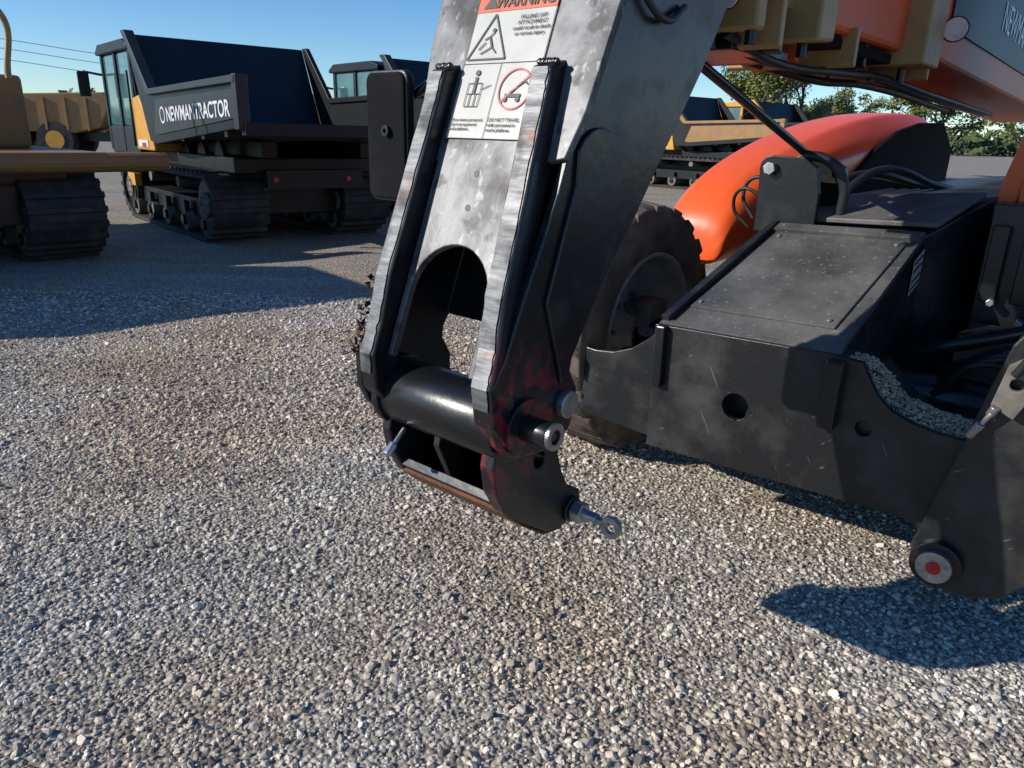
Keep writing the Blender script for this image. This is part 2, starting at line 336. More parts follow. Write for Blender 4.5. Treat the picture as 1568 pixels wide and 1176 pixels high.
def tx(s,u,v,size,m=INK,al='LEFT',bold=0.0): text("decal_text",s,pp(U(u),v,.0062),(1,0,0),sd_,size,m,T,al,bold)
tx("WARNING",-.19,.343,.036,INK,'CENTER',.0006)
plate("decal_header_triangle",[(U(a),b) for a,b in ((-.300,.343),(-.262,.343),(-.281,.375))],.0005,INK,off=.0062,bev=0)
tx("FALLING OFF\nATTACHMENT\ncould result in death\nor serious injury.",-.157,.312,.0128,INK,'CENTER',0)
tx("Lift or lower personnel\nonly in an approved\nwork platform.",-.315,.075,.0108,INK,'LEFT',0)
tx("DO NOT TRAVEL\nwith personnel in\nwork platform.",mid+.004,.075,.0118,INK,'LEFT',0)
c0=(U(-.158),.150)
plate("decal_prohibit_ring",circ(*c0,.048,36),.0005,REDI,off=.0058,holes=[circ(*c0,.044,36)],bev=0)
dl((-.158-.03,.12),(-.158+.03,.18),.0035,REDI,.0066)
for p,q,wd in (((-.18,.135),(-.14,.135),.008),((-.17,.142),(-.135,.168),.003),((-.135,.168),(-.128,.160),.003)): dl(p,q,wd,INK,.0060)
for cx in (-.178,-.145): plate("decal_icon_wheel",circ(U(cx),.126,.006,14),.0005,INK,off=.0062,bev=0)
for p,q,wd in (((-.288,.11),(-.288,.165),.0018),((-.25,.11),(-.25,.165),.0018),((-.288,.11),(-.25,.11),.0018),((-.288,.14),(-.25,.14),.0018),((-.288,.165),(-.25,.165),.0018),((-.269,.14),(-.269,.18),.008),((-.262,.11),(-.262,.14),.0025),((-.276,.11),(-.276,.14),.0025),((-.25,.15),(-.225,.16),.0018)): dl(p,q,wd,INK,.0060)
plate("decal_icon_head",circ(U(-.269),.190,.007,12),.0005,INK,off=.0062,bev=0)
ch=[(.13,1.0),(.06,1.2),(.15,1.45)]+circ(.235,1.47,.095,14,math.radians(150),math.radians(0))+[(.33,1.35),(.27,1.22),(.17,1.06)]
prism("head_cheek_reinforcement",ch,'x',-.001,.010,HEAD,T,.004)
cyl("pivot_tube",(-.42,.005,.918),(-.03,.005,.918),.083,BLK,T,seg=48)
cyl("pivot_tube_collar",(-.418,.005,.918),(-.395,.005,.918),.092,BLK,T,seg=48)
ring("pin_boss_near",(0,.93),'x',.03,.066,-.001,.016,HEAD,T)
cyl("pin_near",(.0,0,.93),(.085,0,.93),.030,BLK,T)
ring("pin_end_ring",(0,.93),'x',.017,.031,.086,.095,STEEL,T)
cyl("pin_end_core",(.08,0,.93),(.089,0,.93),.012,RUST,T)
cyl("pin_far",(-.48,0,.93),(-.45,0,.93),.035,BLK,T)
cyl("lock_pin_head",(.0,.152,.945),(.022,.152,.945),.033,BOLT,T)
cyl("grease_fitting",(-.335,-.05,.845),(-.335,-.10,.80),.007,STEEL,T,seg=10)
cyl("grease_fitting_nut",(-.335,-.085,.815),(-.335,-.11,.792),.013,STEEL,T,seg=6,smooth=False)
V=[];F=[];rr_=random.Random(4)
for k in range(34):
    z=1.03+.0055*k; g=-.10+.40*(z-1.03); c=Vector((-.452+rr_.uniform(-.008,.012),g+rr_.uniform(-.014,.008),z)); s_=rr_.uniform(.008,.018)
    b0=len(V); V+=[c+Vector((rr_.uniform(-1,.6),rr_.uniform(-1,.5),rr_.uniform(-.8,.8)))*s_ for _ in range(5)]
    for f in ((0,1,2),(0,2,3),(0,3,4),(1,2,4),(2,3,4),(0,1,4)): F.append([b0+q for q in f])
obj("torn_edge",V,F,HEAD,T)
V2=[tuple(Vector(v)+Vector((.002,-.004,.001))) for v in V[:60]]
obj("torn_edge_rust",V2,[f for f in F if max(f)<60],RUST,T)
cp=[(-.045,.885),(-.058,.83),(-.045,.76),(-.01,.70),(.06,.645),(.15,.585),(.235,.572),(.30,.625),(.295,.655),(.262,.665),(.235,.69),(.21,.735),(.19,.79),(.195,.86),(.2,.90),(.14,.95),(.0,.95)]
prism("coupler_cheek_near",cp,'x',-.075,-.033,HEAD,T,.005,holes=[circ(.115,.80,.022,18)])
prism("coupler_cheek_far",cp,'x',-.415,-.385,HEAD,T,.005)
prism("coupler_bottom_plate",[(-.02,.72),(.06,.645),(.15,.585),(.23,.572),(.235,.585),(.16,.60),(.07,.665),(-.01,.74)],'x',-.385,-.075,HEAD,T,.002)
prism("coupler_rusty_lip",[(-.012,.700),(.06,.636),(.15,.574),(.23,.560),(.231,.567),(.15,.582),(.06,.644),(-.008,.708)],'x',-.41,-.04,RUST,T,.001)
prism("coupler_mid_rib",[(-.04,.87),(-.05,.83),(.0,.72),(.10,.63),(.13,.66),(.04,.75),(.02,.87)],'x',-.235,-.215,BLK,T,.003)
prism("coupler_back_plate",[(.12,.9),(.19,.9),(.19,.77),(.24,.67),(.23,.58),(.2,.58),(.19,.66),(.13,.77)],'x',-.384,-.076,BLK,T,.002)
cyl("retaining_bolt",(-.06,.255,.612),(.055,.255,.612),.014,BOLT,T,seg=16)
cyl("retaining_nut",(-.02,.255,.612),(.012,.255,.612),.03,BOLT,T,seg=6,smooth=False)
cyl("retaining_washer",(-.033,.255,.612),(-.022,.255,.612),.035,BLK,T,seg=20)
ring("eye_ring",(.095,.604),'y',.016,.030,.248,.262,BOLT,T,bev=.005)
cyl("eye_neck",(.05,.255,.612),(.072,.255,.607),.011,BOLT,T,seg=12)

def tube4(name,l0,l1,z0a,z1a,g0,z0b,z1b,g1,m,bev=.02):
    V=[(l0,g0,z0a),(l1,g0,z0a),(l1,g0,z1a),(l0,g0,z1a),(l0,g1,z0b),(l1,g1,z0b),(l1,g1,z1b),(l0,g1,z1b)]
    return obj(name,V,[[0,1,2,3],[4,5,6,7],[0,1,5,4],[1,2,6,5],[2,3,7,6],[3,0,4,7]],m,T,bev)
tube4("fly_boom",-.38,-.07,2.02,2.45,.55,2.02,2.5,1.6,BLK)
tube4("mid_boom",-.42,-.03,1.93,2.5,1.0,1.93,2.55,2.4,TAN)
tube4("mid_boom_collar",-.46,.01,1.84,2.58,.97,1.84,2.58,1.03,TAN,.01)
tube4("outer_boom",-.47,.01,1.90,2.62,1.34,1.92,2.7,3.0,ORGD)
tube4("outer_boom_collar",-.51,.06,1.84,2.7,1.32,1.85,2.7,1.46,TAN,.01)
tube4("base_boom",-.54,.05,1.92,2.75,2.5,1.78,2.9,8.5,ORGD)
tube4("base_boom_collar",-.60,.10,1.86,2.8,2.45,1.86,2.8,2.72,TAN,.01)
tube4("base_boom_side_panel",.052,.060,2.06,2.7,3.0,1.98,2.85,8.0,CARI,.001)
text("boom_lettering","NEWMANTRACTOR",(.064,4.2,2.18),(0,1,-.02),(0,.02,1),.22,TXW,T)
for i_,gg in enumerate((1.09,1.24,1.54,1.78,2.1,2.2,2.85)):
    tube4("boom_rib",-.5+.05*(i_%2),.03-.06*(i_%3),1.81+.02*(gg>2),1.93,gg,1.80+.02*(gg>2),1.93,gg+.03,(TAN,BLK,ORGD)[i_%3],.004)
tube4("boom_underside_shield",-.44,-.02,1.86,1.90,1.5,1.86,1.90,2.42,MATTE,.004)
for ll in (-.44,-.34,-.14,-.02):
    for gg in (1.0,1.4,2.6): cyl("boom_bolt",(ll,gg,1.80),(ll,gg,1.86),.018,BLK,T,seg=6,smooth=False)
for k in range(16):
    g=1.04+.022*k
    ring("chain_link",(g,1.865),'x',.006,.013,-.20 if k%2 else -.21,-.17 if k%2 else -.16,CHAINM,T,n=12)
hose("boom_hose",[(-.1,1.0,1.84),(-.1,1.4,1.79),(-.08,2.0,1.80),(-.12,2.6,1.83),(-.1,3.6,1.80),(-.1,5.5,1.76)],.014,INK,T)
hose("boom_hose",[(-.16,1.0,1.84),(-.16,1.5,1.80),(-.14,2.1,1.81),(-.18,2.7,1.83),(-.16,3.6,1.80),(-.15,5.5,1.76)],.014,INK,T)
hose("boom_hose",[(-.3,1.3,1.84),(-.32,1.8,1.82),(-.3,2.4,1.80),(-.3,3.0,1.82),(-.3,5.0,1.77)],.018,INK,T)
box("hose_guard",(-.36,1.06,1.80),(-.1,1.5,1.83),BLK,T,.004)
def lamp(c,r,ddir=(0,-1,-.2)):
    d=Vector(ddir).normalized(); c=Vector(c)
    cyl("work_lamp_housing",c,c-d*r*1.0,r*1.08,BLK,T,r2=r*.6); cyl("work_lamp_lens",c,c+d*.006,r,LAMPG,T)
    cyl("work_lamp_bezel",c-d*.002,c+d*.003,r*1.12,BLK,T)
lamp((.10,2.9,2.04),.05,(.3,-1,-.3)); lamp((-.06,.92,1.92),.03)
hose("head_cable",[(.01,.33,1.86),(.02,.45,1.80),(.01,.55,1.84)],.008,INK,T)

cyl("cylinder_rod",(-.22,.55,1.91),(-.22,2.15,1.495),.017,BLK,T,seg=16)
br=[(-.385,1.16),(-.385,1.36)]+circ(-.335,1.43,.055,8,math.pi,math.pi*.5)+[(-.20,1.48),(-.14,1.44),(-.12,1.34),(-.12,1.16)]
prism("cylinder_bracket",br,'y',2.08,2.11,BLK,T,.005); prism("cylinder_bracket",[(a+.05,b) for a,b in br],'y',2.28,2.31,BLK,T,.005)
cyl("bracket_bolt",(-.335,2.07,1.43),(-.335,2.35,1.43),.02,BLK,T); cyl("bracket_bolt_head",(-.335,2.045,1.43),(-.335,2.08,1.43),.028,BOLT,T,seg=6,smooth=False)
hose("bracket_hose",[(-.22,2.12,1.49),(-.12,2.14,1.47),(-.05,2.16,1.38),(-.05,2.18,1.25)],.022,INK,T)
hose("bracket_hose",[(-.36,2.2,1.35),(-.46,2.2,1.38),(-.50,2.2,1.30),(-.44,2.2,1.20)],.009,INK,T)
hose("bracket_hose",[(-.38,2.15,1.30),(-.49,2.15,1.33),(-.53,2.18,1.24),(-.46,2.2,1.16)],.008,INK,T)

fo=[(-.43,.33),(-.435,.845),(.25,.862),(.345,.852),(.375,.80),(.41,.75),(.46,.71),(.53,.685),(.61,.672),(.80,.668),(.85,.40),(.8,.22),(.72,.16),(.67,.17),(.64,.25),(.615,.325),(.56,.358),(.41,.352)]
prism("nose_front_plate",fo,'y',1.36,1.39,BLKD,T,.006,holes=[circ(-.07,.59,.052,24),circ(.385,.63,.028,18)])
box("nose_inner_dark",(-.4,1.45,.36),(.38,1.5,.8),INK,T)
V=[(-.43,1.392,.33),(.27,1.392,.33),(.262,1.392,.858),(-.43,1.392,.843),
   (-.36,2.1,.40),(.33,2.1,.40),(.31,2.1,1.205),(-.30,2.1,1.185),
   (-.36,2.5,.45),(.46,2.5,.45),(.46,2.5,1.345),(-.32,2.5,1.275),
   (-.36,6.0,.5),(.46,6.0,.5),(.46,6,1.35),(-.32,6,1.28)]
F=[[0,1,5,4],[1,2,6,5],[2,3,7,6],[3,0,4,7],[4,5,9,8],[5,6,10,9],[6,7,11,10],[7,4,8,11],[8,9,13,12],[9,10,14,13],[10,11,15,14],[11,8,12,15],[12,13,14,15]]
nb=obj("nose_body",V,F,BLKD,T,.008)
def onslab(l,g,off=.006):
    t=(g-1.392)/(2.1-1.392); za=.858+(1.205-.858)*t; zb=.843+(1.185-.843)*t; s=(l+.43)/(.70)
    return Vector((l,g-off*.43,zb+(za-zb)*s+off*.9))
def slabplate(name,uv,m,off,th):
    n=len(uv); V=[onslab(l,g,off) for l,g in uv]+[onslab(l,g,off-th) for l,g in uv]
    F=[list(range(n)),list(range(n,2*n))]+[[i,(i+1)%n,n+(i+1)%n,n+i] for i in range(n)]
    return obj(name,V,F,m,T,.002)
slabplate("deck_base",[(-.392,1.415),(.258,1.415),(.305,2.088),(-.268,2.088)],DECK,.006,.01)
slabplate("deck_cover",[(-.36,1.5),(.20,1.5),(.265,2.03),(-.25,2.03)],DECK,.016,.01)
slabplate("deck_strip",[(-.30,2.045),(.30,2.045),(.31,2.09),(-.29,2.09)],DECK,.024,.02)
slabplate("deck_edge_left",[(-.428,1.40),(-.395,1.40),(-.27,2.09),(-.30,2.09)],BLKD,.034,.03)
slabplate("deck_front_lip",[(-.43,1.385),(.26,1.385),(.262,1.41),(-.425,1.41)],DECK,.012,.02)
for (l,g) in ((-.33,1.53),(.17,1.53),(.235,2.0),(-.23,2.0)):
    c=onslab(l,g,.016); cyl("deck_bolt",c,c+Vector((0,-.004,.007)),.010,BOLT,T,seg=6,smooth=False)
obj("upper_cover",[(-.27,2.13,1.212),(.34,2.13,1.235),(.43,2.47,1.345),(-.28,2.47,1.285),(-.27,2.13,1.232),(.34,2.13,1.255),(.43,2.47,1.365),(-.28,2.47,1.305)],[[0,1,2,3],[4,5,6,7],[0,1,5,4],[1,2,6,5],[2,3,7,6],[3,0,4,7]],DECK,T,.004)
box("nose_left_bar",(-.415,1.325,.60),(-.375,1.36,.85),BLK,T)
box("nose_right_bar",(.24,1.31,.61),(.30,1.36,.85),BLK,T)
prism("right_arch_plate",[(-.43,.33),(-.43,.835),(-.50,.76),(-.58,.70),(-.67,.665),(-.76,.655),(-.95,.67),(-.95,.40),(-.8,.35)],'y',1.44,1.47,BLKD,T,.004)
def onside(g,z,off=.004):
    t=(g-1.392)/(.708); return Vector((.266+.05*t+off,g,z))
V=[onside(g,z) for g,z in ((1.98,.98),(2.08,1.02),(2.08,1.16),(1.98,1.12))]
obj("small_label",V,[[0,1,2,3]],WHT,T)
for zz in (1.00,1.03,1.07,1.10):
    V=[onside(g,z,.006) for g,z in ((1.99,zz),(2.07,zz+.030),(2.07,zz+.040),(1.99,zz+.010))]
    obj("small_label_print",V,[[0,1,2,3]],INK,T)
pk=[(.27,.80),(.34,.79),(.40,.735),(.46,.68),(.55,.655),(.80,.63),(.80,.5),(.27,.5)]
prism("frame_pocket",pk,'y',1.392,1.75,BLKD,T,.003)
PP=[];S_=[]
for k in range(6000):
    l=rng.uniform(.27,.74); g=rng.uniform(1.395,1.64)
    z=np.interp(l,[.27,.34,.40,.46,.55,.80],[.80,.79,.735,.68,.655,.63])
    bump=max(0,1-((g-1.50)/.14)**2)*.045*(1 if l<.42 or l>.48 else .5)
    if rng.random()<.25+bump*22: PP.append((l,g,z+bump*rng.random()+.002)); S_.append(.0042*math.exp(rng.normal(0,.45)))
scatter("spilled_gravel",PP,S_,dirts,T)
box("axle_frame",(.30,1.75,.35),(1.3,2.4,.62),BLK,T); box("cab_base",(.48,2.35,.5),(1.35,4.2,1.33),BLK,T)
box("hydraulic_block",(.50,2.0,.62),(.75,2.3,.86),BLKD,T)
for k in range(5): hose("hydraulic_hose",[(.48,1.9+.03*k,.64+.02*k),(.62+.05*k,1.85,.80+.03*k),(.9,1.95,.72+.05*k),(1.2,2.1,.95)],.013,INK,T)
cyl("hydraulic_pipe",(.40,1.85,.80),(1.1,1.85,1.10),.025,BLK,T)
for (l,z) in ((.55,.95),(.66,.88),(.72,1.05)): cyl("hose_fitting",(l,2.33,z),(l,2.27,z),.016,BOLT,T,seg=6,smooth=False)
for k in range(4): box("panel_rib",(.50+.11*k,2.30,.95),(.56+.11*k,2.35,1.25),BLK,T,.004)
prism("cab_pillar",[(.44,1.30),(.52,1.30),(.60,1.72),(.66,2.6),(.58,2.6),(.53,1.75)],'y',2.55,2.66,ORG,T,.012)
box("cab_sill",(.53,2.55,1.30),(1.3,2.65,1.40),ORG,T); box("cab_roof",(.5,2.5,2.5),(1.4,4.3,2.62),ORG,T)
cyl("cab_pillar",(1.3,2.62,1.35),(1.3,2.9,2.6),.035,ORG,T); box("cab_side",(.5,3.2,1.3),(.53,4.2,2.5),BLK,T)
arm=[(.695,.72),(.722,.88),(.755,1.03),(.88,1.25),(1.5,1.7),(1.75,1.35),(1.3,.72),(1.0,.43),(.88,.27),(.80,.235),(.68,.235),(.625,.29),(.62,.36)]
prism("stabiliser_arm",arm,'y',1.20,1.23,BLKD,T,.006); prism("stabiliser_arm_back",arm,'y',1.31,1.34,BLK,T,.006)
cyl("stabiliser_boss",(.70,1.31,.325),(.70,1.165,.325),.073,BLK,T,seg=36); ring("stabiliser_pin_ring",(.70,.325),'y',.02,.05,1.145,1.166,BOLT,T)
cyl("stabiliser_pin_cap",(.70,1.166,.325),(.70,1.14,.325),.021,REDP,T); box("stabiliser_gap_web",(.72,1.23,.35),(.9,1.31,.7),BLK,T)
for p,q,r in (((.705,1.19,.75),(.73,1.17,.80),.014),((.73,1.17,.80),(.75,1.16,.84),.008),((.745,1.17,.83),(.755,1.16,.86),.013)): cyl("arm_fitting",p,q,r,BOLT,T,seg=12)
prism("arm_valve_bracket",[(.74,.86),(.80,.83),(.86,.98),(.82,1.03),(.76,.98)],'y',1.165,1.185,DUSTM,T,.003,holes=[circ(.79,.93,.018,14)])
hose("arm_hose",[(.78,1.15,.96),(.83,1.13,1.05),(.93,1.14,1.11),(1.1,1.15,1.13)],.012,INK,T)
mir=[]
for cx,cz,a0 in ((.055,.125,0),(-.055,.125,90),(-.055,-.155,180),(.055,-.155,270)):
    mir+=[(cx+.025*math.cos(math.radians(a0+22.5*k))-.635,cz+.025*math.sin(math.radians(a0+22.5*k))+1.545) for k in range(5)]
prism("mirror_rim",mir,'y',.178,.205,BLKD,T,.006)
prism("mirror_back",[(-.635+(a+.635)*.93,1.53+(b-1.53)*.965) for a,b in mir],'y',.170,.20,MATTE,T,.006)
ring("mirror_knob",(-.625,1.545),'y',.006,.014,.158,.172,BLK,T)
cyl("mirror_arm",(-.62,.2,1.6),(-.44,.3,1.75),.012,BLK,T)

secs=[(2.72,-1.16,-.84,.86,.98,1.02),(2.74,-1.20,-.80,.84,1.12,1.16),(2.95,-1.22,-.76,.84,1.27,1.33),(3.35,-1.22,-.68,.86,1.38,1.47),(3.9,-1.22,-.62,.95,1.48,1.60),(4.6,-1.20,-.60,1.0,1.56,1.71),(5.4,-1.18,-.60,1.0,1.60,1.78),(6.6,-1.15,-.60,1.0,1.60,1.80),(7.0,-1.10,-.62,1.0,1.3,1.6)]
V=[];F=[];m_=9
for g,lo,li,zb,zs_,zt in secs:
    wd=li-lo
    V+=[(lo,g,zb),(lo,g,zs_-.06),(lo+.03,g,zs_),(lo+wd*.2,g,zt-.01),(lo+wd*.5,g,zt),(lo+wd*.72,g,zt-.012),(li-.03,g,zs_+.01),(li,g,zs_-.06),(li,g,zb)]
for i in range(len(secs)-1):
    for j in range(m_-1): F.append([i*m_+j,i*m_+j+1,(i+1)*m_+j+1,(i+1)*m_+j])
    F.append([i*m_+m_-1,i*m_,(i+1)*m_,(i+1)*m_+m_-1])
F.append(list(range(m_))); F.append([len(V)-m_+j for j in range(m_)])
h=obj("engine_hood",V,F,ORG,T,smooth=True)
me=h.data; at=me.attributes.new("crease_edge",'FLOAT','EDGE')
for e in me.edges:
    a,b=e.vertices
    if a%m_==b%m_ and a%m_ in (1,3,5,7): at.data[e.index].value=.88
s=h.modifiers.new("s",'SUBSURF'); s.levels=3; s.render_levels=3
prism("hood_black_side",[(3.9,1.0),(4.05,1.30),(4.5,1.50),(5.0,1.63),(5.6,1.70),(6.4,1.72),(6.9,1.5),(6.9,1.0)],'x',-.612,-.575,MATTE,T,.01)
box("engine_bay",(-.60,2.9,.6),(-.36,6.5,1.20),BLK,T)
for k in range(4): hose("engine_hose",[(-.5+.08*k,2.6,1.22),(-.45+.1*k,3.0,1.32+.03*k),(-.3+.1*k,3.6,1.33),(-.2+.1*k,4.2,1.25)],.02,INK,T)

def wheel(name,l0,l1,g,z,R_,m,par,lug=True,face=+1):
    wdt=l1-l0; n=64
    pr=[(.60,.36),(.61,.46),(.64,.50),(.78,.52),(.90,.48),(.96,.42),(.98,.2),(.98,-.2),(.96,-.42),(.90,-.48),(.78,-.52),(.64,-.50),(.61,-.46),(.60,-.36)]
    V=[];F=[];k=len(pr); lc=(l0+l1)/2
    for i in range(n):
        a=2*math.pi*i/n
        for (r,x) in pr: V.append((lc+x*wdt*.96,g+R_*r*math.cos(a),z+R_*r*math.sin(a)))
    for i in range(n):
        j=(i+1)%n
        for q in range(k-1): F.append([i*k+q,i*k+q+1,j*k+q+1,j*k+q])
    obj(name+"_tyre",V,F,m,par,smooth=True)
    if lug:
        V=[];F=[]
        for i in range(22):
            for sgn in (1,-1):
                a=2*math.pi*(i+(.5 if sgn<0 else 0))/22
                pts_=[]
                for (x,da,r0,r1) in ((.02,-.03,.93,1.0),(.47,.12,.90,.965)):
                    for dd in (-.08,.08):
                        aa=a+da+dd
                        for r in (r0,r1): pts_.append((lc+sgn*x*wdt,g+R_*r*math.cos(aa),z+R_*r*math.sin(aa)))
                b0=len(V); V+=pts_
                for f in ([0,1,3,2],[4,5,7,6],[0,1,5,4],[2,3,7,6],[1,3,7,5],[0,2,6,4]): F.append([b0+t for t in f])
        obj(name+"_lugs",V,F,m,par,.010,2)
    pr=[(.62,.42),(.615,.475),(.59,.475),(.57,.40),(.56,.28),(.52,.18),(.34,.12),(.20,.16),(.17,.34),(.0,.34)]
    V=[];F=[];k=len(pr)
    for i in range(n):
        a=2*math.pi*i/n
        for r,x in pr: V.append((lc+face*x*wdt,g+R_*r*math.cos(a),z+R_*r*math.sin(a)))
    for i in range(n):
        j=(i+1)%n
        for q in range(k-1): F.append([i*k+q,i*k+q+1,j*k+q+1,j*k+q])
    obj(name+"_rim",V,F,RIM,par,smooth=True)
    for i in range(8):
        a=2*math.pi*i/8; c=(lc+face*.14*wdt,g+R_*.27*math.cos(a),z+R_*.27*math.sin(a))
        cyl(name+"_lug_nut",c,(c[0]+.035,c[1],c[2]),.016,DUSTM,par,seg=6,smooth=False)
wheel("front_wheel",-1.20,-.80,2.0,.63,.63,TYRE,T)
wheel("rear_wheel",-1.20,-.80,5.2,.63,.63,TYRE,T)
wheel("front_wheel",.95,1.35,2.9,.63,.63,TYRE,T); wheel("rear_wheel",.95,1.35,5.2,.63,.63,TYRE,T)
cyl("front_axle",(-.85,2.0,.60),(.9,2.0,.60),.10,BLK,T); cyl("steer_rod",(-.8,1.88,.66),(-.2,1.85,.60),.025,DUSTM,T)
box("steer_knuckle",(-.92,1.92,.5),(-.78,2.10,.78),DUSTM,T)
# ------------------------------------------------------------ tracked carriers
def track(par,w0,w1,L_,H,m=RUB,n=58,frame=CAR):
    r=H*.44; c1=(r*1.0,H-r); c2=(L_-r*.95,H-r)
    out=[]
    out+=circ(c1[0],c1[1],r,10,math.radians(90),math.radians(235))
    out+=[(r*1.25,0.0),(L_-r*1.35,0.0)]
    out+=circ(c2[0],c2[1],r,10,math.radians(-55),math.radians(90))
    P=[Vector((a,b)) for a,b in out]; P.append(P[0])
    seg=[(P[i+1]-P[i]).length for i in range(len(P)-1)]; tot=sum(seg)
    def at(s):
        s%=tot
        for i,d in enumerate(seg):
            if s<=d: return P[i].lerp(P[i+1],s/d if d else 0),(P[i+1]-P[i]).normalized()
            s-=d
        return P[-1].copy(),(P[-1]-P[-2]).normalized()
    cen=Vector((L_/2,H/2))
    V=[];F=[];k=len(out)
    for (a,b) in out:
        nn=Vector((0,1 if b>H/2 else -1)) if r<a<L_-r else None
        if nn is None:
            cc=Vector(c1) if a<L_/2 else Vector(c2); nn=(Vector((a,b))-cc).normalized()
        i_=Vector((a,b))-nn*.07
        V+=[(w0,a,b),(w1,a,b),(w1,i_.x,i_.y),(w0,i_.x,i_.y)]
    for i in range(k):
        j=(i+1)%k
        for q in range(4): F.append([4*i+q,4*i+(q+1)%4,4*j+(q+1)%4,4*j+q])
    obj("track_belt",V,F,m,par)
    V=[];F=[]
    for i in range(n):
        p,t=at(tot*i/n); nn=Vector((t.y,-t.x))
        if (p+nn*.1-cen).length<(p-cen).length: nn=-nn
        hw=tot/n*.24; hh=.035
        for ww in (w0-.01,w1+.01):
            for a,b in ((-hw,-.02),(hw,-.02),(hw*.7,hh),(-hw*.7,hh)):
                q=p+t*a+nn*b; V.append((ww,q.x,max(q.y,.0)))
        b0=i*8
        for f in ([0,1,2,3],[4,5,6,7],[0,1,5,4],[1,2,6,5],[2,3,7,6],[3,0,4,7]): F.append([b0+q for q in f])
    obj("track_grousers",V,F,m,par)
    box("track_frame",(w0+.14,r,.30),(w1-.1,L_-r,.55),frame,par)
    for a,b,rr in ((c1[0],c1[1],r-.08),(c2[0],c2[1],r-.08)):
        cyl("track_sprocket",(w0+.05,a,b),(w1-.05,a,b),rr,frame,par); cyl("track_hub",(w0+.01,a,b),(w0+.06,a,b),rr*.5,DUSTM,par)
        for q in range(6):
            an=q*math.pi/3; cyl("hub_bolt",(w0-.005,a+rr*.35*math.cos(an),b+rr*.35*math.sin(an)),(w0+.02,a+rr*.35*math.cos(an),b+rr*.35*math.sin(an)),.02,DUSTM,par,seg=6)
    for i in range(5):
        a=r*1.35+(L_-r*2.7)*i/4
        cyl("track_roller",(w0+.04,a,.23),(w1-.05,a,.23),.155,DUSTM,par); cyl("track_roller_hub",(w0+.0,a,.23),(w0+.05,a,.23),.07,BLK,par)
        box("roller_bracket",(w0+.03,a-.09,.30),(w0+.1,a+.09,.50),frame,par)
    for i in range(2): cyl("carrier_roller",(w0+.05,L_*(.35+.3*i),H-.17),(w1-.05,L_*(.35+.3*i),H-.17),.08,DUSTM,par)
